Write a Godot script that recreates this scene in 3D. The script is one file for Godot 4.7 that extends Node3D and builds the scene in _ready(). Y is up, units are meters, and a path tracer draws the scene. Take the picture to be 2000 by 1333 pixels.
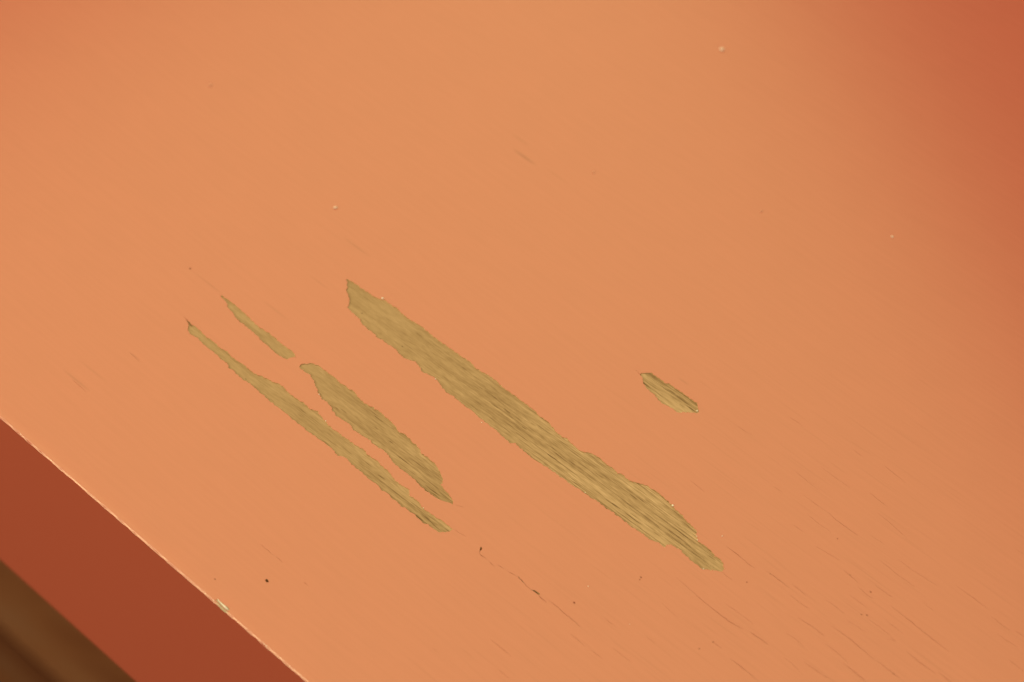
extends Node3D
# A close look at the corner of an orange-red painted wooden table: long strips of paint have peeled off along the grain.
# The upper front edge of the table runs along x at z = 0, y = 0; the top goes back towards -z. Shapes on the top are in millimetres.

const MM := 0.001
const PAINT_DEPTH := 0.17      # how deep the bare wood lies under the skin of the paint, mm
const EDGE := 0.40             # width of the eased front edge, mm
const FRONT := -0.26           # where the front face stands, mm
const FACE_LOW := -80.6        # lower edge of the front face, mm
const FLOOR_Y := -450.0        # mm
const WOOD_MIN := Vector2(-66, -118)
const WOOD_SIZE := Vector2(150, 78)
const SKIN_MIN := Vector2(-204, -312)
const SKIN_SIZE := Vector2(374, 312)

var OUTLINE_LONG_STRIP := PackedFloat32Array([-60.36, -48.9, -58.35, -48.78, -56.59, -48.89, -54.38, -48.76, -52.78, -48.5, -51.9, -48.89, -50.22, -48.71, -47.61, -48.53, -46.22, -48.97, -44.02, -48.64, -41.99, -48.81, -39.97, -48.98, -38.43, -48.91, -36.9, -48.85, -35.35, -49.45, -33.69, -49.94, -32.1, -50.15, -30.85, -50.68, -31.06, -50.61, -29.17, -50.89, -27.03, -50.56, -23.94, -50.7, -21.96, -50.87, -19.95, -50.65, -19.21, -51.14, -18.25, -51.41, -17.12, -51, -15.12, -50.79, -13.7, -50.44, -11.82, -50.33, -9.59, -50.56, -7.01, -50.65, -5.26, -50.64, -2.59, -51.1, -1.1, -50.65, 1.27, -51.05, 3.32, -50.73, 5.33, -50.78, 6.7, -50.45, 8.17, -50.01, 9.88, -50, 11.77, -50.17, 12.51, -50.27, 13.72, -49.39, 14.85, -49.45, 16.44, -49.55, 18.09, -48.91, 19.95, -49.07, 21.34, -49.2, 22.2, -49.01, 23.56, -49.5, 24.39, -49.5, 25.7, -49.35, 26.98, -49.58, 27.05, -48.65, 26.46, -47.9, 25.53, -46.81, 24.33, -46.67, 23.14, -46.53, 22.11, -46.55, 20.94, -46.03, 19.81, -46.15, 18.79, -46.17, 17.93, -46.36, 16.82, -46.11, 15.86, -46.4, 14.3, -45.92, 12.68, -46.19, 11.85, -46, 10.41, -46.25, 9.45, -46.35, 8.16, -45.94, 6.78, -46.45, 5.08, -46.27, 3.08, -46.2, 1.53, -46.37, -0.19, -46.37, -1.54, -46.32, -4.09, -46.78, -5.94, -45.86, -7.83, -46.34, -9.58, -46.34, -10.41, -46.24, -13.82, -46.14, -16.05, -45.9, -17.54, -45.97, -20.7, -45.92, -22.99, -46.07, -26.07, -45.92, -30.17, -45.96, -32.09, -46.06, -34.84, -46.25, -37.03, -45.91, -39.27, -45.95, -41.33, -46.16, -42.76, -46.12, -43.64, -46.59, -45.37, -46.48, -47.87, -46.74, -50.64, -46.55, -52.74, -46.76, -54.34, -47.02, -55.82, -46.5, -57.55, -46.87, -58.61, -48.1])
var OUTLINE_SLIVER := PackedFloat32Array([-59.93, -59.48, -58.27, -59.69, -56.49, -59.78, -55.03, -59.81, -52.16, -59.59, -49.74, -59.42, -47.2, -59.13, -45.15, -59.29, -43.22, -59.56, -41.24, -59.43, -38.86, -59.26, -36.83, -59.41, -35.1, -59.51, -33.31, -59.01, -34.19, -57.95, -34.46, -56.83, -36.06, -56.62, -37.67, -56.41, -39.75, -56.64, -42.02, -56.7, -44.95, -57.03, -47.35, -57.2, -50.25, -57.13, -52.13, -57.15, -53.7, -57.91, -55.59, -57.92, -56.53, -58.61, -58.28, -59])
var OUTLINE_LEAF := PackedFloat32Array([-30.66, -57.27, -30.81, -58.44, -29.4, -60.21, -27.36, -60.84, -24.42, -60.79, -22.14, -61.01, -20.11, -60.77, -17.55, -61.05, -15.97, -61.25, -14.21, -60.56, -11.74, -60.56, -10.58, -60.81, -8.45, -61.13, -5.99, -61.12, -3.72, -60.95, -2.04, -60.66, -0.82, -60.13, 0.89, -60.5, 2.75, -60.38, 4.98, -60.21, 6.56, -59.83, 7.17, -59.38, 9.08, -59.53, 11.19, -59.47, 12.45, -59.23, 14.02, -58.67, 15.91, -57.6, 16.17, -57.38, 16.94, -56.08, 18.75, -55.77, 19.89, -55.64, 21.73, -54.97, 22.35, -54.15, 20.8, -53.68, 19.34, -53.11, 17.96, -52.8, 15.99, -52.75, 14.29, -52.76, 12.37, -52.97, 10.84, -53.15, 9.13, -53.15, 7.79, -53.12, 6.56, -52.98, 5.01, -53.15, 3.14, -53.64, 1.37, -54.03, 0.2, -54.16, -1.11, -53.75, -2.75, -53.65, -3.75, -53.95, -5.71, -53.61, -8.42, -53.35, -9.85, -53.88, -12.19, -53.77, -13.92, -53.39, -15.34, -53.74, -16.81, -54.47, -18.42, -54.65, -20.21, -54.66, -21.87, -55.23, -23.45, -55.88, -25.17, -56.84, -27.16, -57.55, -28.75, -57.34])
var OUTLINE_WIDE_STRIP := PackedFloat32Array([-41.82, -83.51, -39.8, -84.04, -37.18, -84, -34.82, -84.18, -32.46, -84.37, -30.39, -85.19, -28.35, -85.32, -26.72, -85.5, -24.94, -85.16, -22.8, -85.16, -20.77, -85.29, -18.98, -85.64, -17.15, -85.59, -14.8, -85.37, -12.69, -85.38, -10.69, -85.5, -8.59, -85.51, -6.9, -85.57, -4.51, -85.64, -2.76, -85.99, -0.53, -85.48, 1.32, -85.71, 3.07, -86.06, 5.53, -86.01, 8.19, -85.74, 10.53, -85.8, 12.57, -85.81, 14.6, -85.82, 17.48, -85.91, 19.92, -85.47, 22.22, -85.54, 24.15, -85.26, 25.42, -84.79, 27.33, -84.72, 28.63, -85.11, 30.64, -84.73, 32.72, -84.63, 33.84, -84.86, 35.17, -85.92, 36.56, -86.2, 38.63, -86.1, 40.41, -85.94, 41.42, -86.27, 43.39, -85.89, 44.19, -86.45, 46.71, -86.18, 48.77, -87.12, 50.39, -87.85, 52.22, -87.99, 53.58, -88.15, 55.97, -87.99, 58.07, -87.78, 59.36, -87.4, 61.26, -87.4, 63.09, -86.75, 65.17, -86.54, 66.81, -86.11, 67.38, -85.08, 68.57, -84.43, 70.61, -84.6, 72.66, -84.4, 73.92, -84.03, 75.33, -84.2, 76.49, -83.74, 77.57, -82.84, 77.69, -81.98, 76.39, -81.14, 75.01, -80.22, 74.07, -79.52, 72.22, -79.5, 70.26, -79.59, 68.4, -79.58, 67.5, -79.89, 65.72, -79.77, 64.66, -79.55, 64.23, -78.95, 64.27, -78.01, 62.75, -78.13, 61.34, -77.58, 59.18, -77.5, 57.38, -77.38, 56.39, -77.42, 55.59, -77.06, 54.05, -77.18, 51.77, -77.21, 49.76, -77.3, 48.13, -76.96, 46.48, -77, 45.65, -77.2, 44.11, -76.75, 42.45, -76.79, 40.51, -76.77, 38.86, -76.43, 37.11, -76.19, 35.61, -76.39, 34.13, -76.21, 32.44, -76.25, 30.96, -76.15, 28.63, -75.8, 26.37, -75.72, 24.29, -75.81, 22.19, -75.9, 20.76, -75.99, 20.05, -75.32, 17.56, -75.46, 16.01, -75.66, 14.28, -75.7, 12.36, -75.57, 10.8, -75.77, 8.77, -75.75, 7.49, -76.02, 5.66, -75.77, 3.51, -75.86, 1.35, -75.95, -0.78, -75.65, -1.6, -75.95, -3.14, -76.29, -5.32, -76.81, -6.89, -76.63, -8.82, -76.1, -10.59, -76.82, -12.12, -77.11, -13.45, -76.51, -15.11, -76.03, -17.03, -76.18, -17.89, -76.69, -20.08, -76.38, -22.2, -76.36, -23.39, -76.12, -25.45, -76.38, -27.18, -76.31, -29.14, -76.46, -30.55, -77.14, -32.52, -77.29, -34.17, -77.31, -35.34, -77.56, -35.91, -78.82, -36.98, -79.86, -38.53, -80.66, -39.31, -81.07, -39.75, -82.03])
var OUTLINE_LONE_CHIP := PackedFloat32Array([28.25, -110.46, 28.57, -111.14, 30.09, -112.49, 30.96, -112.47, 31.86, -112.58, 33.02, -112.56, 34.01, -112.4, 34.74, -112.54, 35.04, -113, 36.11, -112.91, 37.02, -112.85, 37.91, -112.96, 39.13, -113.01, 40.28, -112.99, 41.49, -113.05, 42.51, -113, 43.31, -113.21, 44.12, -112.61, 45.05, -111.85, 45.47, -111.61, 45.37, -111.16, 44.84, -110.65, 43.83, -109.88, 43.29, -109.37, 42.63, -109.01, 42.58, -108.42, 42.11, -108.15, 41.06, -108.07, 40.01, -107.99, 39.28, -108.02, 38.4, -107.73, 37.43, -107.55, 36.44, -107.71, 35.62, -107.84, 35.22, -107.74, 34.9, -108.26, 34.04, -108.18, 32.97, -108.27, 31.97, -108.43, 31.22, -108.64, 30.8, -108.8, 30.28, -109.22, 29.62, -109.72, 28.93, -110.17])
var OUTLINE_EDGE_CHIP := PackedFloat32Array([2.45, -0.79, 2.59, -1.11, 3.39, -1.06, 4.1, -1.31, 4.89, -1.26, 5.77, -1.36, 6.56, -1.3, 6.53, -1, 6.2, -0.5, 5.6, -0.39, 4.73, -0.51, 3.79, -0.7])
var OUTLINE_CRACK_CHIP := PackedFloat32Array([50.69, -49.77, 51.09, -50.2, 51.94, -50.27, 52.64, -50.39, 52.84, -50.04, 52.28, -49.91, 51.45, -49.94])
var OUTLINE_CRACK_NICK := PackedFloat32Array([34.85, -50.21, 34.9, -50.4, 35.37, -50.28, 35.52, -49.88, 35.42, -49.5, 35.68, -49.05, 35.63, -49.01, 35.15, -49.66])
# cracks that follow the grain: [width in mm, points (x, z) in mm]
var grain_lines := [
	["line", 0.13, PackedFloat32Array([35.72, -48.94, 36.44, -48.8, 38, -48.88])],
	["line", 0.1, PackedFloat32Array([38.79, -48.72, 39.57, -48.71, 40.57, -48.69])],
	["line", 0.09, PackedFloat32Array([40.84, -49.58, 41.69, -49.53, 42.58, -49.82])],
	["line", 0.09, PackedFloat32Array([43.68, -49.76, 44.63, -49.97, 45.84, -50.29])],
	["line", 0.2, PackedFloat32Array([46.08, -50.44, 46.74, -50.19, 47.54, -50.07, 48.44, -50.02])],
	["line", 0.09, PackedFloat32Array([48.44, -50.02, 49.2, -49.78, 50.8, -49.79])],
	["line", 0.22, PackedFloat32Array([50.8, -49.79, 51.31, -50.03, 52.47, -49.96])],
	["line", 0.13, PackedFloat32Array([52.72, -49.93, 53.73, -49.71, 55.21, -49.71])],
	["line", 0.12, PackedFloat32Array([55.11, -50.43, 57.64, -50.52, 59.22, -50.27, 60.73, -50.35, 63.74, -50.26])],
	["line", 0.11, PackedFloat32Array([61.31, -50.46, 63.37, -50.26, 65.21, -50.09])],
	["line", 0.12, PackedFloat32Array([73.93, -87.63, 77.85, -87.71, 80.49, -87.45, 82.62, -87.53])],
	["line", 0.1, PackedFloat32Array([84.59, -88.84, 87.82, -88.89, 91.02, -88.8])],
	["line", 0.08, PackedFloat32Array([92.38, -87.58, 95.06, -87.46, 98.05, -87.59])],
	["line", 0.09, PackedFloat32Array([90.78, -90.04, 93.25, -89.93, 95.03, -89.71])],
	["line", 0.11, PackedFloat32Array([97.15, -84.15, 100.43, -84.58, 104.47, -84.58])],
	["line", 0.13, PackedFloat32Array([103.91, -87.62, 108.02, -87.78, 112.45, -87.49, 115.96, -87.29])],
	["line", 0.1, PackedFloat32Array([116.03, -87.46, 119.58, -87.43, 123.58, -87.33])],
	["line", 0.08, PackedFloat32Array([105.4, -83.18, 108.76, -83.2, 112.46, -82.88])],
	["line", 0.11, PackedFloat32Array([111.65, -82.11, 114.96, -82.01, 118.08, -81.75])],
	["line", 0.09, PackedFloat32Array([105.09, -76.57, 108.2, -76.64, 113.23, -77.16])],
	["line", 0.07, PackedFloat32Array([93.31, -66.19, 96.81, -66.37, 101.03, -66.32])],
	["line", 0.1, PackedFloat32Array([83.62, -73.21, 87.07, -73.26, 90.46, -73.75])],
	["line", 0.07, PackedFloat32Array([83.3, -76.15, 87.49, -76.34, 91.42, -76.31])],
	["line", 0.08, PackedFloat32Array([92.51, -74.25, 94.69, -74.46, 96.95, -74.59])],
	["line", 0.09, PackedFloat32Array([96.61, -100.62, 98.69, -100.44, 101.22, -100.22])],
	["line", 0.1, PackedFloat32Array([101.68, -99.39, 104.05, -99.08, 106.18, -99.19])],
	["line", 0.08, PackedFloat32Array([88.3, -101.25, 91.3, -101.58, 94.4, -102.02])],
	["line", 0.08, PackedFloat32Array([84.31, -110.18, 87.23, -109.82, 93.32, -109.82])],
	["line", 0.05, PackedFloat32Array([81.48, -106.64, 84.78, -106.36, 88.52, -106.51])],
	["line", 0.06, PackedFloat32Array([92.71, -117.68, 95.91, -117.47, 101.59, -116.81])],
	["line", 0.07, PackedFloat32Array([103.58, -110.99, 108.25, -111, 114.16, -111.54])],
	["line", 0.07, PackedFloat32Array([100.72, -108.11, 105.7, -107.75, 110.81, -107.82])],
	["line", 0.08, PackedFloat32Array([104.02, -102.32, 106.23, -102.23, 108.83, -102.41])],
	["line", 0.12, PackedFloat32Array([109.81, -100.36, 114.48, -100.31, 120.58, -99.96, 126.14, -99.83])],
	["line", 0.1, PackedFloat32Array([117.02, -114.37, 121.62, -114.36, 125.93, -114.24])],
	["line", 0.09, PackedFloat32Array([127.38, -113.19, 130.45, -113.04, 132.68, -113.18])],
	["line", 0.09, PackedFloat32Array([131.01, -110.64, 133.49, -110.6, 136.2, -110.79])],
	["line", 0.07, PackedFloat32Array([110.94, -96.8, 113.52, -96.72, 116.37, -96.66])],
	["line", 0.06, PackedFloat32Array([108.22, -94.38, 112.32, -94.52, 116.25, -94.15])],
	["line", 0.09, PackedFloat32Array([114.72, -93.23, 115.58, -93.84, 116.44, -94.07])],
	["line", 0.08, PackedFloat32Array([98.75, -91.88, 101.19, -92.03, 104, -91.83])],
	["line", 0.06, PackedFloat32Array([101.51, -96.4, 104.44, -96.46, 107.09, -96.43])],
	["line", 0.06, PackedFloat32Array([105.46, -90.96, 107.75, -91.26, 110.26, -91.4])],
	["line", 0.11, PackedFloat32Array([119.49, -93.63, 123.16, -93.43, 127.72, -93.48])],
	["line", 0.11, PackedFloat32Array([127.71, -94.2, 129.16, -94.17, 131.26, -94.09])],
	["line", 0.06, PackedFloat32Array([114.31, -105.92, 116.04, -105.83, 118.07, -105.76])],
	["line", 0.06, PackedFloat32Array([101.46, -74.55, 104.15, -74.37, 107.12, -73.95])],
	["line", 0.06, PackedFloat32Array([97.77, -79.51, 100.61, -79.7, 103, -79.48])],
	["line", 0.07, PackedFloat32Array([80.89, -102.27, 82.43, -102.27, 84.23, -102.33])],
	["line", 0.05, PackedFloat32Array([95.06, -111.98, 96.87, -111.89, 98.96, -112.08])],
	["line", 0.08, PackedFloat32Array([136.49, -107.11, 138.58, -107.01, 141.03, -106.98])],
	["line", 0.09, PackedFloat32Array([133.49, -113.9, 134.72, -113.89, 135.9, -113.94])],
	["line", 0.07, PackedFloat32Array([120.36, -131.08, 121.66, -131.02, 123.29, -131.07])],
	["line", 0.11, PackedFloat32Array([71.21, -73.96, 73.98, -73.76, 76.76, -73.53, 79.88, -73.32, 84.32, -73.25, 87.08, -73.41, 90.14, -73.64])],
	["line", 0.09, PackedFloat32Array([92.06, -74.35, 94.4, -74.56, 96.82, -74.65])],
	["line", 0.05, PackedFloat32Array([72.78, -66.9, 75.84, -66.56, 78.93, -66.48])],
	["line", 0.08, PackedFloat32Array([64.33, -47.39, 66.4, -47.37, 68.76, -47.31])],
	["line", 0.08, PackedFloat32Array([70.18, -47.51, 71.86, -47.48, 73.68, -47.59])],
	["line", 0.09, PackedFloat32Array([73.07, -51.04, 75.63, -51.06, 78.78, -51.11])],
	["line", 0.08, PackedFloat32Array([66.79, -55.52, 68.63, -55.34, 70.62, -55.49])],
	["line", 0.1, PackedFloat32Array([88.05, -67, 89, -66.94, 90.26, -67.03])],
	["line", 0.09, PackedFloat32Array([93.19, -66.25, 96.24, -66.44, 100.73, -66.27])],
	["line", 0.05, PackedFloat32Array([76.33, -58.1, 77.76, -58.14, 79.39, -58.04])],
	["line", 0.09, PackedFloat32Array([77.65, -81.9, 79.22, -81.78, 80.82, -81.84])],
	["line", 0.08, PackedFloat32Array([-1.08, -17.37, 2.23, -17.35, 3.79, -17.43])],
	["line", 0.12, PackedFloat32Array([3.79, -17.43, 4.89, -17.55, 6.22, -17.33])],
	["line", 0.07, PackedFloat32Array([13.02, -16.98, 13.88, -17.11, 14.85, -17.03])],
	["line", 0.1, PackedFloat32Array([52.38, -34.61, 56.19, -34.6, 59.24, -34.56])],
	["line", 0.08, PackedFloat32Array([58.89, -30.18, 60.64, -30.31, 62.88, -30.4])],
	["line", 0.06, PackedFloat32Array([45.45, -24.42, 46.28, -24.55, 47.42, -24.45])],
	["line", 0.09, PackedFloat32Array([27.23, -49.79, 28.49, -49.71, 30.56, -50.02])],
	["line", 0.1, PackedFloat32Array([22.83, -54.38, 23.77, -54.89, 24.79, -55.48])],
	["line", 0.09, PackedFloat32Array([77.62, -127.6, 79.1, -127.41, 80.53, -127.46])],
	["line", 0.08, PackedFloat32Array([85.39, -128.95, 88.73, -128.61, 92.13, -128.45])],
	["line", 0.06, PackedFloat32Array([72.35, -113.78, 75.64, -113.58, 79.5, -113.36])],
	["line", 0.06, PackedFloat32Array([75.86, -118.75, 79.48, -118.67, 83.97, -118.75])],
	["line", 0.08, PackedFloat32Array([71.08, -107.22, 72.36, -107.28, 73.78, -107.35])],
	["line", 0.05, PackedFloat32Array([54.5, -114.51, 56.31, -114.55, 58.44, -114.84])],
	["line", 0.06, PackedFloat32Array([61.09, -124.67, 63.28, -124.76, 65.72, -124.73])],
	["line", 0.07, PackedFloat32Array([56.55, -95.6, 58.43, -95.53, 60.94, -95.42])],
	["line", 0.08, PackedFloat32Array([87.96, -120.73, 90.3, -120.53, 93.09, -120.48])],
	["line", 0.05, PackedFloat32Array([77.63, -110.07, 80.37, -109.97, 83.93, -110.09])],
	["line", 0.09, PackedFloat32Array([26.51, -110.59, 27.72, -110.49, 28.75, -110.23])],
	["line", 0.08, PackedFloat32Array([-62.47, -33.13, -60.77, -33.06, -58.76, -32.88])],
	["line", 0.1, PackedFloat32Array([-66.16, -18.62, -63.5, -18.68, -60.71, -18.45])],
	["line", 0.1, PackedFloat32Array([-61.61, -49.19, -59.75, -48.81, -57.78, -48.33])],
]
# pinholes: x, z, radius in mm
var pin_holes := [Vector3(7.08, -11.81, 0.42), Vector3(-1.45, -4.28, 0.16), Vector3(83.39, -83.59, 0.13), Vector3(85.75, -88.76, 0.12), Vector3(90.54, -106.08, 0.13), Vector3(106.73, -94.31, 0.14), Vector3(107.73, -94.99, 0.16), Vector3(98.59, -100.56, 0.12), Vector3(65.78, -68.63, 0.2), Vector3(66.01, -68.03, 0.14), Vector3(59.69, -53.77, 0.22), Vector3(87.99, -66.94, 0.15), Vector3(86.93, -63.65, 0.15), Vector3(104.57, -100.2, 0.16), Vector3(-71.28, -60.03, 0.22), Vector3(121, -87.39, 0.16)]
# dust lying on the paint: [x, z, radius in mm, label]
var dust := [
	[-26.65, -203.79, 0.62, "largest, blurred pale dust speck near the dark red corner"],
	[-59.94, -97.54, 0.46, "bright cream dust speck above the pointed end of the widest bare strip"],
	[-112.9, -104.42, 0.42, "faint dust speck alone in the darker upper left area"],
	[-21.9, -149.61, 0.3, "very faint dust speck right of a short dent in the paint"],
	[44.73, -183.8, 0.36, "small pale dust speck at the rim of the red reflection"],
	[16.38, -168.28, 0.3, "faint dust speck above the lone small bare chip"],
	[71.63, -89.1, 0.17, "tiny dust speck just right of the widest strip's lower end"],
	[58.98, -58.99, 0.15, "tiny white dust speck between the winding crack and the widest strip"],
	[72, -57.99, 0.1, "tiniest dust speck, below the widest strip's lower end"],
]
var rim_flecks := [Vector3(-31.24, -85.3, 0.45), Vector3(-5.12, -76.69, 0.3), Vector3(-21.48, -55.03, 0.25), Vector3(-14.86, -50.78, 0.25), Vector3(58.23, -87.75, 0.42), Vector3(67.53, -85.21, 0.2), Vector3(68.32, -84.55, 0.22), Vector3(44.93, -111.47, 0.3), Vector3(41.71, -76.88, 0.2), Vector3(18.36, -49, 0.2), Vector3(74.24, -79.68, 0.25), Vector3(11.37, -75.03, 0.2)]
# soft dents in the paint: [x, z, length, half width, depth] in mm
var dents := [[-42.15, -141.54, 8.5, 0.45, 0.03], [-31.16, -142.47, 7.3, 0.2, 0.012], [-52.13, -92.22, 10.1, 0.4, 0.016], [-49.42, -78.32, 7.7, 0.35, 0.01], [-51.93, -65.26, 9.7, 0.4, 0.01], [-70.95, -59.9, 10.6, 0.2, 0.012], [-70.42, -19.14, 10.2, 0.4, 0.02], [-62.67, -33.15, 4.0, 0.25, 0.014], [-45.5, -145.07, 6.1, 0.5, 0.01], [-66.77, -59.9, 7.4, 0.3, 0.008], [35.43, -115.74, 3.5, 0.3, 0.014], [39.1, -118.39, 5.0, 0.25, 0.008], [-70.13, -23.57, 11.0, 0.4, 0.008]]
var rng := RandomNumberGenerator.new()
var holes: Array[PackedVector2Array] = []
var hole_boxes: Array[Rect2] = []
var skin: SurfaceTool
var paint: StandardMaterial3D
var paint_plain: StandardMaterial3D
var wood: StandardMaterial3D
var dark_wood: StandardMaterial3D
var groove_paint: StandardMaterial3D
var broken_paint: StandardMaterial3D
var deep_paint: StandardMaterial3D
var pale_wood: StandardMaterial3D
var primer: StandardMaterial3D
var wood_height := PackedFloat32Array()
const WW := 2048
const WH := 1024


func _ready() -> void:
	# camera
	var cam := Camera3D.new()
	cam.name = "camera"
	var eye := Vector3(0.25616, 0.47046, 0.17321)
	add_child(cam)
	var look := CameraAttributesPhysical.new()
	look.frustum_focal_length = 90.0
	look.frustum_near = 0.05
	look.frustum_far = 60.0
	look.frustum_focus_distance = 0.578
	look.exposure_aperture = 11.0
	cam.attributes = look
	cam.fov = 2.0 * rad_to_deg(atan(0.1333))
	cam.near = 0.05
	cam.far = 60.0
	cam.position = eye
	var ahead := Vector3(-0.42693818, -0.78410371, -0.45044996)
	cam.basis = Basis.looking_at(ahead, Vector3.UP)
	cam.current = true
	# surroundings: the dim warm room
	var env := Environment.new()
	env.background_mode = Environment.BG_COLOR
	env.background_color = Color(1.0, 0.81, 0.50).linear_to_srgb()
	env.background_energy_multiplier = 0.30
	env.tonemap_mode = Environment.TONE_MAPPER_LINEAR
	env.tonemap_exposure = 1.0
	env.sdfgi_enabled = true
	env.ssao_enabled = true
	env.ssil_enabled = true
	var we := WorldEnvironment.new()
	we.name = "surroundings"
	we.environment = env
	add_child(we)
	# the large soft window light behind the table; its reflection lies over the gloss and ends at the upper right
	var key := AreaLight3D.new()
	key.name = "window_light"
	var e := Vector3(0.85791403, 0.49234852, 0.14688926)
	var c := Vector3(-0.40449702, 0.82350559, -0.39776966)
	var b := c.cross(e)
	var e0 := -0.86
	var e1 := 1.40
	var b0 := -0.82
	var b1 := 0.735
	key.area_size = Vector2(e1 - e0, b1 - b0)
	key.area_normalize_energy = true
	key.light_color = Color(1.0, 0.83, 0.315).linear_to_srgb()
	key.light_energy = 3.45 / PI * (e1 - e0) * (b1 - b0)
	key.shadow_enabled = true
	add_child(key)
	key.position = Vector3(-1.13259166, 2.30581565, -1.21075505) + e * (e0 + e1) * 0.5 + b * (b0 + b1) * 0.5
	key.basis = Basis(e, c.cross(e), c)      # shines along its own -z
	# a brighter lamp overhead, mirrored only where the top begins to fall away at its front edge
	var lamp := AreaLight3D.new()
	lamp.name = "overhead_light"
	lamp.area_size = Vector2(2.0, 0.90)
	lamp.area_normalize_energy = true
	lamp.light_color = key.light_color
	lamp.light_energy = 4.4 / PI * 2.0 * 0.90
	lamp.shadow_enabled = true
	add_child(lamp)
	lamp.position = Vector3(-1.13259166, 2.30581565, -1.21075505) + e * 0.35 + b * -1.30
	lamp.basis = key.basis
	# the soft light of the room in front
	var fill := AreaLight3D.new()
	fill.name = "room_light"
	fill.area_size = Vector2(0.60, 0.54)
	fill.area_normalize_energy = true
	fill.light_color = Color(1.0, 0.82, 0.39).linear_to_srgb()
	fill.light_energy = 1.16
	fill.shadow_enabled = true
	add_child(fill)
	fill.position = Vector3(-0.58, 0.58, 1.06)
	fill.basis = Basis.looking_at(Vector3(0.58, -0.58, -1.06).normalized(), Vector3.UP)

	materials()
	build_floor()
	build_table()
	build_dust()


# ---------------------------------------------------------------- small helpers

func tag(o: Node, label: String, category := "", group := "", kind := "") -> void:
	for pair in [["label", label], ["category", category], ["group", group], ["kind", kind]]:
		if pair[1]:
			o.set_meta(pair[0], pair[1])


func part(called: String, mesh: Mesh, m: Material, parent: Node, label := "") -> MeshInstance3D:
	var o := MeshInstance3D.new()
	o.name = called
	o.mesh = mesh
	o.material_override = m
	if label:
		o.set_meta("label", label)
	parent.add_child(o, true)
	return o


func begin() -> SurfaceTool:
	var st := SurfaceTool.new()
	st.begin(Mesh.PRIMITIVE_TRIANGLES)
	return st


func tri(st: SurfaceTool, p: Vector3, q: Vector3, r: Vector3) -> void:
	st.add_vertex(p)
	st.add_vertex(q)
	st.add_vertex(r)


func quad(st: SurfaceTool, p: Vector3, q: Vector3, r: Vector3, s: Vector3) -> void:
	tri(st, p, q, r)
	tri(st, p, r, s)


func points(flat: PackedFloat32Array) -> PackedVector2Array:
	var out := PackedVector2Array()
	for i in flat.size() / 2:
		out.append(Vector2(flat[2 * i], flat[2 * i + 1]))
	return out


func flat_material(linear: Color, rough: float, specular := 0.5) -> StandardMaterial3D:
	var m := StandardMaterial3D.new()
	m.albedo_color = linear.linear_to_srgb()
	m.roughness = rough
	m.metallic_specular = specular
	return m


func noise(s: int, frequency: float, octaves := 1) -> FastNoiseLite:
	var n := FastNoiseLite.new()
	n.seed = s
	n.noise_type = FastNoiseLite.TYPE_SIMPLEX_SMOOTH
	n.frequency = frequency
	n.fractal_type = FastNoiseLite.FRACTAL_FBM if octaves > 1 else FastNoiseLite.FRACTAL_NONE
	n.fractal_octaves = octaves
	return n


# ---------------------------------------------------------------- materials

func materials() -> void:
	rng.seed = 4711
	paint = flat_material(Color(0.485, 0.100, 0.083), 0.205, 0.6)
	paint_plain = flat_material(Color(0.485, 0.100, 0.083), 0.205, 0.6)
	pale_wood = flat_material(Color(0.47, 0.40, 0.36), 0.8, 0.3)
	deep_paint = flat_material(Color(0.20, 0.045, 0.022), 0.8, 0.3)
	broken_paint = flat_material(Color(0.55, 0.34, 0.19), 0.7, 0.3)
	groove_paint = flat_material(Color(0.33, 0.055, 0.028), 0.6, 0.3)
	dark_wood = flat_material(Color(0.15, 0.065, 0.028), 0.9, 0.2)
	primer = flat_material(Color(0.93, 0.86, 0.95), 0.6)
	paint.albedo_color = Color(0.498, 0.103, 0.088).linear_to_srgb()
	paint_relief()
	bare_wood_look()


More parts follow.
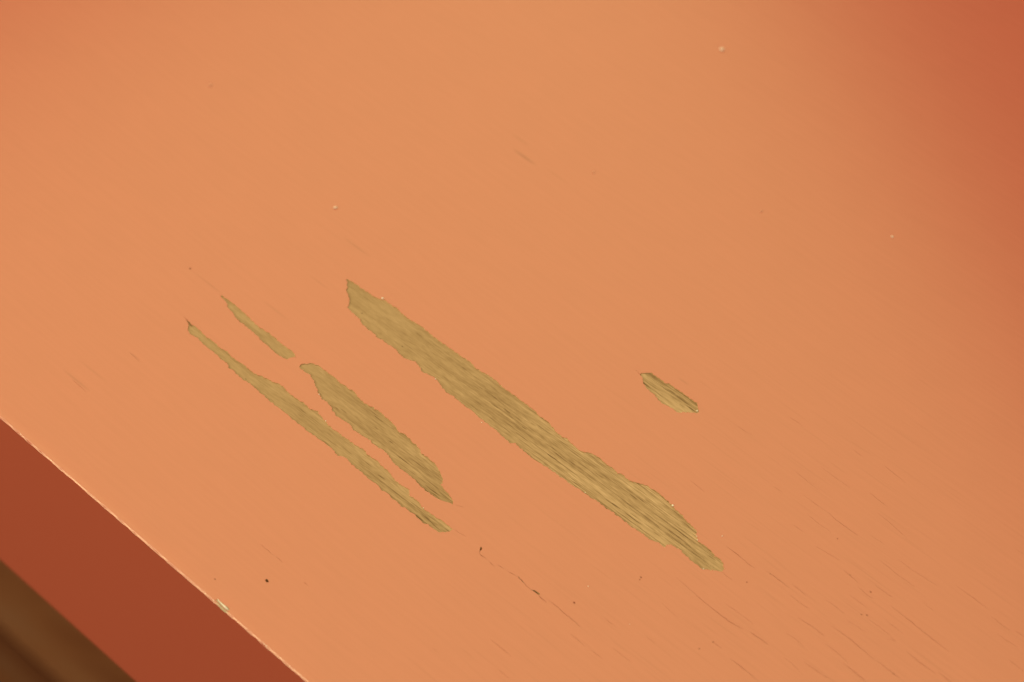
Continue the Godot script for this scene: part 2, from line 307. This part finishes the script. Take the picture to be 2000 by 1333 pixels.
func paint_relief() -> void:
	# the skin of the paint: a faint waviness along the grain, and shallow dents over the pores of the wood
	var n := 1536
	var h := PackedFloat32Array()
	h.resize(n * n)
	var grime := PackedFloat32Array()
	grime.resize(n * n)
	var brush := noise(5, 0.5, 2)
	var wave := noise(3, 0.055, 2)
	var peel := noise(8, 0.55, 1)
	var sx := SKIN_SIZE.x / n
	var sz := SKIN_SIZE.y / n
	for j in n:
		var z := SKIN_MIN.y + (j + 0.5) * sz
		for i in n:
			var x := SKIN_MIN.x + (i + 0.5) * sx
			grime[j * n + i] = 0.02 + 0.022 * brush.get_noise_2d(x * 0.10, z * 1.5) + 0.012 * wave.get_noise_2d(x, z)
			h[j * n + i] = wave.get_noise_2d(x * 0.35, z * 1.4) * 0.003 + peel.get_noise_2d(x * 0.6, z * 1.2) * 0.0003
	for k in 2600:
		var x := rng.randf_range(SKIN_MIN.x + 20, SKIN_MIN.x + SKIN_SIZE.x - 20)
		var z := rng.randf_range(SKIN_MIN.y + 6, -4.0)
		var long := rng.randf_range(2.0, 11.0)
		var half := rng.randf_range(0.10, 0.28)
		var deep := rng.randf_range(0.002, 0.010) * smoothstep(10.0, 90.0, x) * smoothstep(-130.0, -80.0, z)
		var lean := rng.randf_range(-0.03, 0.03)
		dent(h, n, sx, sz, x, z, long, half, deep, lean)
		dent(grime, n, sx, sz, x, z, long, half, -deep * 7.0, lean)
	for k in 1000:
		# long hairlines where the grain shows through
		var x := rng.randf_range(10.0, 150.0)
		var z := rng.randf_range(-185.0, -8.0)
		var long := rng.randf_range(4.0, 20.0)
		var strong := rng.randf_range(0.015, 0.085) * smoothstep(0.0, 75.0, x) * smoothstep(-190.0, -100.0, z)
		dent(grime, n, sx, sz, x, z, long, rng.randf_range(0.12, 0.2), -strong, rng.randf_range(-0.03, 0.015))
	for d in dents:
		dent(h, n, sx, sz, d[0], d[1], d[2], d[3], d[4], -0.01)
		dent(grime, n, sx, sz, d[0], d[1], d[2], d[3], -d[4] * 10.0, -0.01)
	var data := PackedByteArray()
	data.resize(n * n * 3)
	for at in n * n:
		var g := clampf(grime[at], 0.0, 0.6)
		var c := Color(1.0 - g, 1.0 - 1.35 * g, 1.0 - 1.5 * g).linear_to_srgb()
		data[at * 3] = int(c.r * 255.0 + 0.5)
		data[at * 3 + 1] = int(c.g * 255.0 + 0.5)
		data[at * 3 + 2] = int(c.b * 255.0 + 0.5)
	paint.albedo_texture = ImageTexture.create_from_image(Image.create_from_data(n, n, false, Image.FORMAT_RGB8, data))
	paint.normal_enabled = true
	paint.normal_texture = normal_from(h, n, n, sx, sz)
	paint.texture_repeat = false


func dent(h: PackedFloat32Array, n: int, sx: float, sz: float, x: float, z: float, long: float, half: float, deep: float, lean: float) -> void:
	var reach := int(ceil(half * 2.0 / sz))
	for i in int(long / sx):
		var t := (i + 0.5) * sx / long
		var at_x := int((x + t * long - SKIN_MIN.x) / sx)
		var zz := z + lean * t * long
		var mid := int((zz - SKIN_MIN.y) / sz)
		for jj in range(mid - reach, mid + reach + 1):
			if at_x < 0 or at_x >= n or jj < 0 or jj >= n:
				continue
			var d := (SKIN_MIN.y + (jj + 0.5) * sz - zz) / half
			h[jj * n + at_x] -= deep * sin(PI * t) * exp(-d * d * 2.0)


func normal_from(h: PackedFloat32Array, w: int, tall: int, sx: float, sz: float) -> ImageTexture:
	# tangent space: red along +x, green along -z (textures run down with +z)
	var data := PackedFloat32Array()      # floats: the slopes are too slight for bytes
	data.resize(w * tall * 3)
	for j in tall:
		var up := maxi(j - 1, 0) * w
		var down := mini(j + 1, tall - 1) * w
		for i in w:
			var gx := (h[j * w + mini(i + 1, w - 1)] - h[j * w + maxi(i - 1, 0)]) / (2.0 * sx)
			var gz := (h[down + i] - h[up + i]) / (2.0 * sz)
			var v := Vector3(-gx, gz, 1.0).normalized()
			var at := (j * w + i) * 3
			data[at] = v.x * 0.5 + 0.5
			data[at + 1] = v.y * 0.5 + 0.5
			data[at + 2] = v.z * 0.5 + 0.5
	return ImageTexture.create_from_image(Image.create_from_data(w, tall, false, Image.FORMAT_RGBF, data.to_byte_array()))


func bare_wood_look() -> void:
	# oak: bands along x, open pores as short dark dashes, torn pale fibres
	wood_height.resize(WW * WH)
	var tone := PackedFloat32Array()
	tone.resize(WW * WH)
	var sx := WOOD_SIZE.x / WW
	var sz := WOOD_SIZE.y / WH
	var band := noise(21, 0.16, 3)
	var fibre := noise(22, 1.6, 2)
	var blotch := noise(23, 0.10, 2)
	var fine := noise(24, 3.2, 1)
	for j in WH:
		var z := WOOD_MIN.y + (j + 0.5) * sz
		for i in WW:
			var x := WOOD_MIN.x + (i + 0.5) * sx
			var zz := z + 0.5 * sin(x * 0.045) + 0.02 * x
			var f := fibre.get_noise_2d(x * 0.16, zz * 1.5)
			var g := fine.get_noise_2d(x * 0.12, zz * 1.7)
			var at := j * WW + i
			tone[at] = 0.14 * band.get_noise_2d(x * 0.10, zz * 3.2) + 0.13 * f + 0.10 * g + 0.12 * blotch.get_noise_2d(x * 0.6, zz * 2.4)
			wood_height[at] = 0.020 * f + 0.012 * g
	for k in 2300:
		var x := rng.randf_range(WOOD_MIN.x, WOOD_MIN.x + WOOD_SIZE.x)
		var z := rng.randf_range(WOOD_MIN.y, WOOD_MIN.y + WOOD_SIZE.y)
		var right := smoothstep(-40.0, 60.0, x)
		var long := rng.randf_range(1.0, 5.0) * (0.7 + 0.9 * right)
		var half := rng.randf_range(0.05, 0.13)
		var dark := rng.randf_range(0.12, 0.62) * (0.5 + 0.5 * right)
		var pale := rng.randf() < 0.28
		var lean := -0.02 + rng.randf_range(-0.035, 0.035)
		var reach := int(ceil(half * 2.2 / sz))
		for i in int(long / sx):
			var t := (i + 0.5) * sx / long
			var at_x := int((x + t * long - WOOD_MIN.x) / sx)
			var zz := z + lean * t * long
			var mid := int((zz - WOOD_MIN.y) / sz)
			var s := pow(sin(PI * t), 0.6)
			for jj in range(mid - reach, mid + reach + 1):
				if at_x < 0 or at_x >= WW or jj < 0 or jj >= WH:
					continue
				var d := (WOOD_MIN.y + (jj + 0.5) * sz - zz) / half
				var g := s * exp(-d * d * 1.6)
				if pale:
					tone[jj * WW + at_x] += 0.22 * g * dark * 2.0
					wood_height[jj * WW + at_x] += 0.03 * g
				else:
					tone[jj * WW + at_x] -= g * dark
					wood_height[jj * WW + at_x] -= 0.09 * g * dark * 2.0
	for k in 3600:
		# long straight fibres
		var x := rng.randf_range(WOOD_MIN.x, WOOD_MIN.x + WOOD_SIZE.x)
		var z := rng.randf_range(WOOD_MIN.y, WOOD_MIN.y + WOOD_SIZE.y)
		var half := rng.randf_range(0.05, 0.09)
		var strong := rng.randf_range(-0.26, 0.40) * (0.45 + 0.85 * smoothstep(-20.0, 55.0, x))
		var long := rng.randf_range(6.0, 26.0)
		streak(tone, sx, sz, x, z, long, half, strong)
		streak(wood_height, sx, sz, x, z, long, half, strong * 0.10)
	var data := PackedByteArray()
	data.resize(WW * WH * 3)
	var mid_color := Color(0.44, 0.298, 0.200)
	for at in WW * WH:
		var k := clampf(1.0 + (0.85 + 0.6 * smoothstep(-30.0, 40.0, WOOD_MIN.x + (at % WW) * sx)) * tone[at] + 0.12 * smoothstep(10.0, 60.0, WOOD_MIN.x + (at % WW) * sx), 0.3, 1.6)
		var c := Color(mid_color.r * k, mid_color.g * pow(k, 1.12), mid_color.b * pow(k, 1.35)).linear_to_srgb()
		data[at * 3] = int(clampf(c.r * 255.0 + 0.5, 0, 255))
		data[at * 3 + 1] = int(clampf(c.g * 255.0 + 0.5, 0, 255))
		data[at * 3 + 2] = int(clampf(c.b * 255.0 + 0.5, 0, 255))
	wood = StandardMaterial3D.new()
	wood.albedo_texture = ImageTexture.create_from_image(Image.create_from_data(WW, WH, false, Image.FORMAT_RGB8, data))
	wood.normal_enabled = true
	wood.normal_texture = normal_from(wood_height, WW, WH, sx, sz)
	wood.normal_scale = 0.6
	wood.roughness = 0.72
	wood.metallic_specular = 0.35
	wood.texture_repeat = false


func streak(a: PackedFloat32Array, sx: float, sz: float, x: float, z: float, long: float, half: float, strong: float) -> void:
	var reach := int(ceil(half * 2.2 / sz))
	for i in int(long / sx):
		var t := (i + 0.5) * sx / long
		var at_x := int((x + t * long - WOOD_MIN.x) / sx)
		var zz := z - 0.02 * t * long
		var mid := int((zz - WOOD_MIN.y) / sz)
		for jj in range(mid - reach, mid + reach + 1):
			if at_x < 0 or at_x >= WW or jj < 0 or jj >= WH:
				continue
			var d := (WOOD_MIN.y + (jj + 0.5) * sz - zz) / half
			a[jj * WW + at_x] -= strong * pow(sin(PI * t), 0.5) * exp(-d * d * 1.6)


# ---------------------------------------------------------------- the table

func crown(z: float) -> float:
	# the paint falls off a little towards the front edge
	var t := clampf((z + 4.5) / 4.5, 0.0, 1.0)
	return -0.30 * t * t


func crown_normal(z: float) -> Vector3:
	var t := clampf((z + 4.5) / 4.5, 0.0, 1.0)
	return Vector3(0, 1, 2.0 * 0.30 * t / 4.5).normalized()


func ragged(outline: PackedVector2Array, step: float, amount: float, s: int) -> PackedVector2Array:
	# finer points along the outline, pushed in and out a little as torn paint is
	var n := noise(s, 0.75, 3)
	var out := PackedVector2Array()
	for i in outline.size():
		var p := outline[i]
		var q := outline[(i + 1) % outline.size()]
		var pieces := maxi(1, int(p.distance_to(q) / step))
		for k in pieces:
			var at := p.lerp(q, float(k) / pieces)
			at += Vector2(n.get_noise_2d(at.x * 1.3, at.y * 2.0), n.get_noise_2d(at.x * 1.3 + 91.0, at.y * 2.0)) * amount
			out.append(at)
	if Geometry2D.is_polygon_clockwise(out):
		out.reverse()
	return out


func add_hole(polygon: PackedVector2Array) -> void:
	holes.append(polygon)
	var r := Rect2(polygon[0], Vector2.ZERO)
	for p in polygon:
		r = r.expand(p)
	hole_boxes.append(r)


func skin_vertex(p: Vector2) -> void:
	skin.set_normal(crown_normal(p.y))
	skin.set_uv((p - SKIN_MIN) / SKIN_SIZE)
	skin.add_vertex(Vector3(p.x, crown(p.y), p.y) * MM)


func skin_polygon(polygon: PackedVector2Array) -> void:
	var clean := PackedVector2Array()
	for p in polygon:
		if clean.is_empty() or clean[-1].distance_to(p) > 2e-4:
			clean.append(p)
	if clean.size() > 2 and clean[0].distance_to(clean[-1]) <= 2e-4:
		clean.remove_at(clean.size() - 1)
	if clean.size() < 3:
		return
	var t := Geometry2D.triangulate_polygon(clean)
	if t.is_empty():
		var area := 0.0
		for i in clean.size():
			area += clean[i].cross(clean[(i + 1) % clean.size()])
		if absf(area) > 0.004:
			print("not triangulated: ", clean.size(), " points, ", area, " at ", clean[0])
		return
	for k in t.size() / 3:
		var p := clean[t[3 * k]]
		var q := clean[t[3 * k + 1]]
		var r := clean[t[3 * k + 2]]
		if (q - p).cross(r - p) < 0.0:      # clockwise seen from above
			var swap := q
			q = r
			r = swap
		skin_vertex(p)
		skin_vertex(q)
		skin_vertex(r)


func skin_tile(r: Rect2, candidates: PackedInt32Array, depth: int) -> void:
	var mine := PackedInt32Array()
	for k in candidates:
		if hole_boxes[k].intersects(r):
			mine.append(k)
	var corners := PackedVector2Array([r.position, Vector2(r.end.x, r.position.y), r.end, Vector2(r.position.x, r.end.y)])
	if mine.is_empty():
		skin_polygon(corners)
		return
	var left: Array = [corners]
	for k in mine:
		var next: Array = []
		for polygon in left:
			for piece in Geometry2D.clip_polygons(polygon, holes[k]):
				if Geometry2D.is_polygon_clockwise(piece):
					if depth > 7:
						return
					var mid := hole_boxes[k].get_center()
					if r.size.x > r.size.y * 0.8:
						var x := clampf(mid.x, r.position.x + r.size.x * 0.05, r.end.x - r.size.x * 0.05)
						skin_tile(Rect2(r.position, Vector2(x - r.position.x, r.size.y)), mine, depth + 1)
						skin_tile(Rect2(Vector2(x, r.position.y), Vector2(r.end.x - x, r.size.y)), mine, depth + 1)
					else:
						var y := clampf(mid.y, r.position.y + r.size.y * 0.05, r.end.y - r.size.y * 0.05)
						skin_tile(Rect2(r.position, Vector2(r.size.x, y - r.position.y)), mine, depth + 1)
						skin_tile(Rect2(Vector2(r.position.x, y), Vector2(r.size.x, r.end.y - y)), mine, depth + 1)
					return
				next.append(piece)
		left = next
	for polygon in left:
		skin_polygon(polygon)


func rim(st: SurfaceTool, polygon: PackedVector2Array, deep: float) -> void:
	# the broken edge of the paint round a bare patch
	var inner := PackedVector2Array()
	var count := polygon.size()
	for i in count:
		var d := (polygon[(i + 1) % count] - polygon[(i - 1 + count) % count]).normalized()
		inner.append(polygon[i] + Vector2(d.y, -d.x) * -0.05)
	for i in count:
		var k := (i + 1) % count
		var p := Vector3(polygon[i].x, crown(polygon[i].y), polygon[i].y) * MM
		var q := Vector3(polygon[k].x, crown(polygon[k].y), polygon[k].y) * MM
		var pl := Vector3(inner[i].x, -deep, inner[i].y) * MM
		var ql := Vector3(inner[k].x, -deep, inner[k].y) * MM
		quad(st, p, q, ql, pl)


func bare_patch(outline: PackedFloat32Array, called: String, label: String, table: Node3D, s: int, m: Material = null, deep := PAINT_DEPTH, rough := 0.30) -> void:
	var polygon := ragged(points(outline), 0.30, rough, s)
	add_hole(polygon)
	var box := hole_boxes[-1].grow(0.5)
	var wide := PackedVector2Array()
	var biggest := 0.0
	for grown in Geometry2D.offset_polygon(polygon, 0.35):
		if grown.size() > biggest:
			biggest = grown.size()
			wide = grown
	var st := begin()
	var dx := 0.4
	var dz := 0.14
	var nx := int(ceil(box.size.x / dx))
	var nz := int(ceil(box.size.y / dz))
	for j in nz:
		for i in nx:
			var p := box.position + Vector2(i * dx, j * dz)
			if not Geometry2D.is_point_in_polygon(p + Vector2(dx, dz) * 0.5, wide):
				continue
			var v: Array[Vector3] = []
			for o in [Vector2.ZERO, Vector2(dx, 0), Vector2(dx, dz), Vector2(0, dz)]:
				v.append(wood_point(p + o, deep))
			for k in [0, 1, 2, 0, 2, 3]:
				st.set_uv((Vector2(v[k].x, v[k].z) / MM - WOOD_MIN) / WOOD_SIZE)
				st.set_smooth_group(0)
				st.add_vertex(v[k])
	st.generate_normals()
	var patch := part(called, st.commit(), m if m else wood, table, label)
	var edge := begin()
	rim(edge, polygon, deep + 0.1)
	edge.generate_normals()
	part("paint_edge", edge.commit(), broken_paint, patch)


func wood_point(p: Vector2, deep: float) -> Vector3:
	var i := clampi(int((p.x - WOOD_MIN.x) / WOOD_SIZE.x * WW), 0, WW - 1)
	var j := clampi(int((p.y - WOOD_MIN.y) / WOOD_SIZE.y * WH), 0, WH - 1)
	return Vector3(p.x, -deep + wood_height[j * WW + i] * 0.8, p.y) * MM


func crack(width: float, line: PackedVector2Array, table: Node3D, s: int, m: Material, deep: float, called: String) -> void:
	# a tapered, slightly wandering slit with sloping walls
	var n := noise(s, 0.9, 2)
	var mid := PackedVector2Array()
	var total := 0.0
	for i in line.size() - 1:
		var pieces := maxi(2, int(line[i].distance_to(line[i + 1]) / 0.5))
		for k in pieces + (1 if i == line.size() - 2 else 0):
			var at := line[i].lerp(line[i + 1], float(k) / pieces)
			mid.append(at + Vector2(0, n.get_noise_2d(at.x * 0.8, at.y) * 0.10))
	var one := PackedVector2Array()
	var two := PackedVector2Array()
	for i in mid.size():
		var t := float(i) / (mid.size() - 1)
		var d := (mid[mini(i + 1, mid.size() - 1)] - mid[maxi(i - 1, 0)]).normalized()
		var w := width * 0.5 * (0.12 + 0.88 * pow(sin(PI * clampf(t, 0.02, 0.98)), 0.6)) * (1.0 + 0.7 * n.get_noise_2d(mid[i].x * 1.9, 40.0))
		w = maxf(w, 0.006)
		one.append(mid[i] + Vector2(-d.y, d.x) * w)
		two.append(mid[i] - Vector2(-d.y, d.x) * w)
	var polygon := one.duplicate()
	var back := two.duplicate()
	back.reverse()
	polygon.append_array(back)
	if Geometry2D.is_polygon_clockwise(polygon):
		polygon.reverse()
	add_hole(polygon)
	var st := begin()
	for i in mid.size() - 1:
		for side in [[one, 1], [two, -1]]:
			var row: PackedVector2Array = side[0]
			var p := Vector3(row[i].x, crown(row[i].y), row[i].y) * MM
			var q := Vector3(row[i + 1].x, crown(row[i + 1].y), row[i + 1].y) * MM
			var pl := Vector3(mid[i].x, -deep, mid[i].y) * MM
			var ql := Vector3(mid[i + 1].x, -deep, mid[i + 1].y) * MM
			if side[1] > 0:
				quad(st, p, pl, ql, q)
			else:
				quad(st, p, q, ql, pl)
	st.generate_normals()
	part(called, st.commit(), m, table)


func pinhole(at: Vector3, table: Node3D) -> void:
	var polygon := PackedVector2Array()
	for k in 12:
		var a := TAU * k / 12.0
		polygon.append(Vector2(at.x, at.y) + Vector2(cos(a) * 1.5, sin(a) * 0.72) * at.z * rng.randf_range(0.75, 1.15))
	if Geometry2D.is_polygon_clockwise(polygon):
		polygon.reverse()
	add_hole(polygon)
	var st := begin()
	for k in 12:
		var p := polygon[k]
		var q := polygon[(k + 1) % 12]
		tri(st, Vector3(p.x, 0, p.y) * MM, Vector3(q.x, 0, q.y) * MM, Vector3(at.x, -maxf(0.25, at.z * 1.6), at.y) * MM)
	st.generate_normals()
	part("pinhole", st.commit(), dark_wood if at.z > 0.3 else deep_paint, table)


func build_table() -> void:
	var table := Node3D.new()
	table.name = "painted_table"
	add_child(table)
	tag(table, "orange-red painted wooden table with strips of paint peeled down to bare wood", "table")
	bare_patch(OUTLINE_WIDE_STRIP, "bare_wood", "widest and longest strip of bare oak", table, 31)
	bare_patch(OUTLINE_LONG_STRIP, "bare_wood", "long narrow strip of bare wood nearest the table edge", table, 32)
	bare_patch(OUTLINE_LEAF, "bare_wood", "leaf-shaped strip of bare wood between the two long ones", table, 33)
	bare_patch(OUTLINE_SLIVER, "bare_wood", "short thin sliver of bare wood", table, 34)
	bare_patch(OUTLINE_LONE_CHIP, "bare_wood", "small lone chip of bare wood away from the strips", table, 35)
	bare_patch(OUTLINE_CRACK_CHIP, "bare_wood", "tiny bare chip on the winding crack", table, 36, null, PAINT_DEPTH, 0.08)
	bare_patch(OUTLINE_CRACK_NICK, "bare_wood", "tiny bare nick at the bent end of the winding crack", table, 37, dark_wood, PAINT_DEPTH, 0.08)
	bare_patch(OUTLINE_EDGE_CHIP, "edge_chip", "whitish chip on the front edge", table, 38, pale_wood, 0.28, 0.06)
	# a lifted sliver of undercoat along its upper side
	var sliver := part("undercoat_sliver", crumb(0.30, 812, 0.35), primer, table)
	sliver.position = Vector3(4.9, -0.14, -1.02) * MM
	sliver.scale = Vector3(5.0, 1.0, 0.75)
	sliver.rotation.y = -0.06
	var tip := part("undercoat_sliver", crumb(0.16, 815, 0.4), primer, table)
	tip.position = Vector3(3.2, -0.12, -1.15) * MM
	tip.scale = Vector3(3.5, 1.0, 0.6)
	tip.rotation.y = -0.25
	var n := 0
	for g in grain_lines:
		var bold := n < 8
		crack(g[1] * (0.75 if bold else 0.52), points(g[2]), table, 60 + n, dark_wood if g[1] > 0.15 else groove_paint, 0.26 if bold else 0.16, "crack" if bold else "grain_crack")
		n += 1
	for p in pin_holes:
		pinhole(p, table)
	paint_skin(table)
	front_edge(table)
	body(table)
	for p in rim_flecks:
		part("primer_fleck", crumb(p.z * 0.62, int(p.x * 10) + 900, 0.6), primer, table).position = Vector3(p.x, 0.02, p.y) * MM
	# little bright nicks where the paint is worn on the front edge
	for k in 9:
		var x := rng.randf_range(-66.0, 30.0)
		var o := part("primer_fleck", crumb(rng.randf_range(0.07, 0.15), 700 + k, 0.5), primer, table)
		o.position = Vector3(x, -0.36, FRONT - 0.24) * MM
		o.scale = Vector3(rng.randf_range(1.5, 4.0), 0.8, 0.8)


func paint_skin(table: Node3D) -> void:
	skin = begin()
	var xs: Array[float] = [-700.0, -420.0]
	var x := -204.0
	while x < 170.0:
		xs.append(x)
		x += 6.8
	xs.append_array([170.0, 420.0, 700.0])
	var zs: Array[float] = [-520.0, -400.0]
	var z := -312.0
	while z < -5.0:
		zs.append(z)
		z += 6.0
	for k in 9:
		zs.append(-4.5 + k * 0.45)
	zs.append(FRONT - EDGE)
	zs.sort()
	var all := PackedInt32Array(range(holes.size()))
	for j in zs.size() - 1:
		if zs[j + 1] - zs[j] < 0.001:
			continue
		var row := PackedInt32Array()
		var strip := Rect2(-900, zs[j], 1800, zs[j + 1] - zs[j])
		for k in all:
			if hole_boxes[k].intersects(strip):
				row.append(k)
		for i in xs.size() - 1:
			skin_tile(Rect2(xs[i], zs[j], xs[i + 1] - xs[i], zs[j + 1] - zs[j]), row, 0)
	skin.generate_tangents()
	part("painted_top", skin.commit(), paint, table)


func front_edge(table: Node3D) -> void:
	# the eased arris, not quite straight
	var wobble := noise(71, 0.35, 3)
	var st := begin()
	var arc := 7
	var rows: Array = []
	var x := -700.0
	while x <= 700.0:
		var near := x > -90.0 and x < 50.0
		var row := PackedVector3Array()
		var w := wobble.get_noise_1d(x) * 0.35 if near else 0.0
		# a narrow chamfer, softly rounded at both ends
		var wide := 1.0 + w
		for k in arc + 1:
			var t := float(k) / arc
			var z := FRONT - EDGE + EDGE * pow(t, 0.92)
			var y := crown(FRONT - EDGE) - EDGE * 0.88 * wide * (t + 0.10 * sin(PI * 2.0 * (t - 0.5)) * 0.5)
			row.append(Vector3(x, y, z + (wide - 1.0) * 0.12 * sin(PI * t)) * MM)
		row[0] = Vector3(x, crown(FRONT - EDGE), FRONT - EDGE) * MM
		row.append(Vector3(x, -2.5, FRONT) * MM)
		row.append(Vector3(x, FACE_LOW + 3.0, FRONT) * MM)
		row.append(Vector3(x, FACE_LOW + 1.2, FRONT) * MM)
		row.append(Vector3(x, FACE_LOW + 0.35, FRONT - 0.3) * MM)
		row.append(Vector3(x, FACE_LOW, FRONT - 1.2) * MM)
		rows.append(row)
		x += 0.7 if near else 20.0
	for i in rows.size() - 1:
		for k in arc:
			quad(st, rows[i][k], rows[i + 1][k], rows[i + 1][k + 1], rows[i][k + 1])
	st.set_smooth_group(0)
	st.index()
	st.generate_normals()
	part("eased_edge", st.commit(), paint_plain, table)
	var face := begin()
	for i in rows.size() - 1:
		for k in range(arc, arc + 5):
			quad(face, rows[i][k], rows[i + 1][k], rows[i + 1][k + 1], rows[i][k + 1])
	face.generate_normals()
	part("apron", face.commit(), paint_plain, table)


func box(lo: Vector3, hi: Vector3) -> ArrayMesh:
	# a box with small chamfers, millimetres in, metres out
	var st := begin()
	var c := 1.5
	var rings: Array = []
	for level in [[lo.y, c], [lo.y + c, 0.0], [hi.y - c, 0.0], [hi.y, c]]:
		var i: float = level[1]
		rings.append([Vector3(lo.x + i, level[0], lo.z + i), Vector3(hi.x - i, level[0], lo.z + i), Vector3(hi.x - i, level[0], hi.z - i), Vector3(lo.x + i, level[0], hi.z - i)])
	for r in 3:
		for k in 4:
			quad(st, rings[r][k] * MM, rings[r][(k + 1) % 4] * MM, rings[r + 1][(k + 1) % 4] * MM, rings[r + 1][k] * MM)
	quad(st, rings[3][0] * MM, rings[3][1] * MM, rings[3][2] * MM, rings[3][3] * MM)
	quad(st, rings[0][3] * MM, rings[0][2] * MM, rings[0][1] * MM, rings[0][0] * MM)
	st.generate_normals()
	return st.commit()


func body(table: Node3D) -> void:
	part("core", box(Vector3(-699.5, -30.0, -519.5), Vector3(699.5, -0.75, -2.0)), dark_wood, table)
	part("side_panel", box(Vector3(-700, FACE_LOW, -520), Vector3(-680, -0.02, -2.5)), paint_plain, table)
	part("side_panel", box(Vector3(680, FACE_LOW, -520), Vector3(700, -0.02, -2.5)), paint_plain, table)
	part("side_panel", box(Vector3(-679, FACE_LOW, -521), Vector3(679, -0.02, -501)), paint_plain, table)
	for x in [-660.0, 610.0]:
		for z in [-490.0, -60.0]:
			part("leg", box(Vector3(x, FLOOR_Y + 0.2, z), Vector3(x + 50, -31.0, z + 50)), paint_plain, table)


# ---------------------------------------------------------------- dust

func crumb(r: float, s: int, flat: float) -> ArrayMesh:
	# a small irregular grain, radius in mm
	var n := noise(s, 0.9, 2)
	var st := begin()
	var rows := 6
	var turns := 9
	var at := func(i: int, k: int) -> Vector3:
		var a := PI * i / rows
		var b := TAU * (k % turns) / turns
		var d := Vector3(sin(a) * cos(b), cos(a), sin(a) * sin(b))
		return d * Vector3(1.0, flat, 0.85) * r * (1.0 + 0.55 * n.get_noise_3dv(d * 1.6 + Vector3(s, 0, 0))) * MM
	for i in rows:
		for k in turns:
			quad(st, at.call(i, k), at.call(i, k + 1), at.call(i + 1, k + 1), at.call(i + 1, k))
	st.generate_normals()
	return st.commit()


func build_dust() -> void:
	var pale := flat_material(Color(0.86, 0.63, 0.68), 0.9, 0.3)
	var faint := flat_material(Color(0.72, 0.36, 0.33), 0.9, 0.3)
	var n := 0
	for d in dust:
		var o := MeshInstance3D.new()
		o.name = "dust_speck" if n == 0 else "dust_speck_%03d" % n
		o.mesh = crumb(d[2], 300 + n, 0.3)
		o.material_override = faint if d[3].contains("faint") else pale
		add_child(o)
		o.position = Vector3(d[0], d[2] * 0.24, d[1]) * MM
		o.rotation.y = 0.7 * n
		tag(o, d[3], "dust speck", "dust specks on the painted top")
		n += 1


# ---------------------------------------------------------------- the floor below

func build_floor() -> void:
	var floor_root := Node3D.new()
	floor_root.name = "floor"
	tag(floor_root, "brown wooden floor out of focus below the table", "", "", "structure")
	add_child(floor_root)
	rng.seed = 99
	var bed := box(Vector3(-1600, FLOOR_Y - 60, -1500), Vector3(1600, FLOOR_Y - 12, 1700))
	part("subfloor", bed, flat_material(Color(0.03, 0.015, 0.008), 0.9), floor_root)
	var look := StandardMaterial3D.new()
	look.albedo_texture = floor_grain()
	look.roughness = 0.6
	look.metallic_specular = 0.35
	look.uv1_triplanar = true
	look.uv1_world_triplanar = true
	look.uv1_scale = Vector3(1.0 / 0.8, 1.0, 1.0 / 0.5)
	var z := -96.0 - 22 * 68.0
	while z < 1700.0:
		part("plank", box(Vector3(-1600, FLOOR_Y - 14, z + 0.5), Vector3(1600, FLOOR_Y + rng.randf_range(-0.3, 0.2), z + 68.0)), look, floor_root)
		z += 68.0


func floor_grain() -> ImageTexture:
	# streaks along the planks, 0.8 m by 0.5 m, repeating
	var w := 256
	var tall := 512
	var streak := noise(51, 1.0, 2)
	var data := PackedByteArray()
	data.resize(w * tall * 3)
	for j in tall:
		for i in w:
			var a := TAU * i / w
			var b := TAU * j / tall
			# round both ways, so that the picture repeats without a seam
			var k := streak.get_noise_3d(cos(b) * 7.0 + 0.35 * cos(a), sin(b) * 7.0 + 0.35 * sin(a), 3.0)
			k += 0.4 * streak.get_noise_3d(cos(b) * 19.0 + 0.8 * cos(a), sin(b) * 19.0 + 0.8 * sin(a), 9.0)
			k = 0.6 * k + 0.35 * streak.get_noise_3d(cos(b) * 6.0 + 4.0 * cos(a), sin(b) * 6.0 + 4.0 * sin(a), 15.0) + 0.08
			var c := Color(0.265, 0.102, 0.046).lerp(Color(0.15, 0.038, 0.016), clampf(-k * 1.6, 0, 1)).lerp(Color(0.27, 0.138, 0.085), clampf(k * 1.5, 0, 1)).linear_to_srgb()
			var at := (j * w + i) * 3
			data[at] = int(c.r * 255.0)
			data[at + 1] = int(c.g * 255.0)
			data[at + 2] = int(c.b * 255.0)
	return ImageTexture.create_from_image(Image.create_from_data(w, tall, false, Image.FORMAT_RGB8, data))
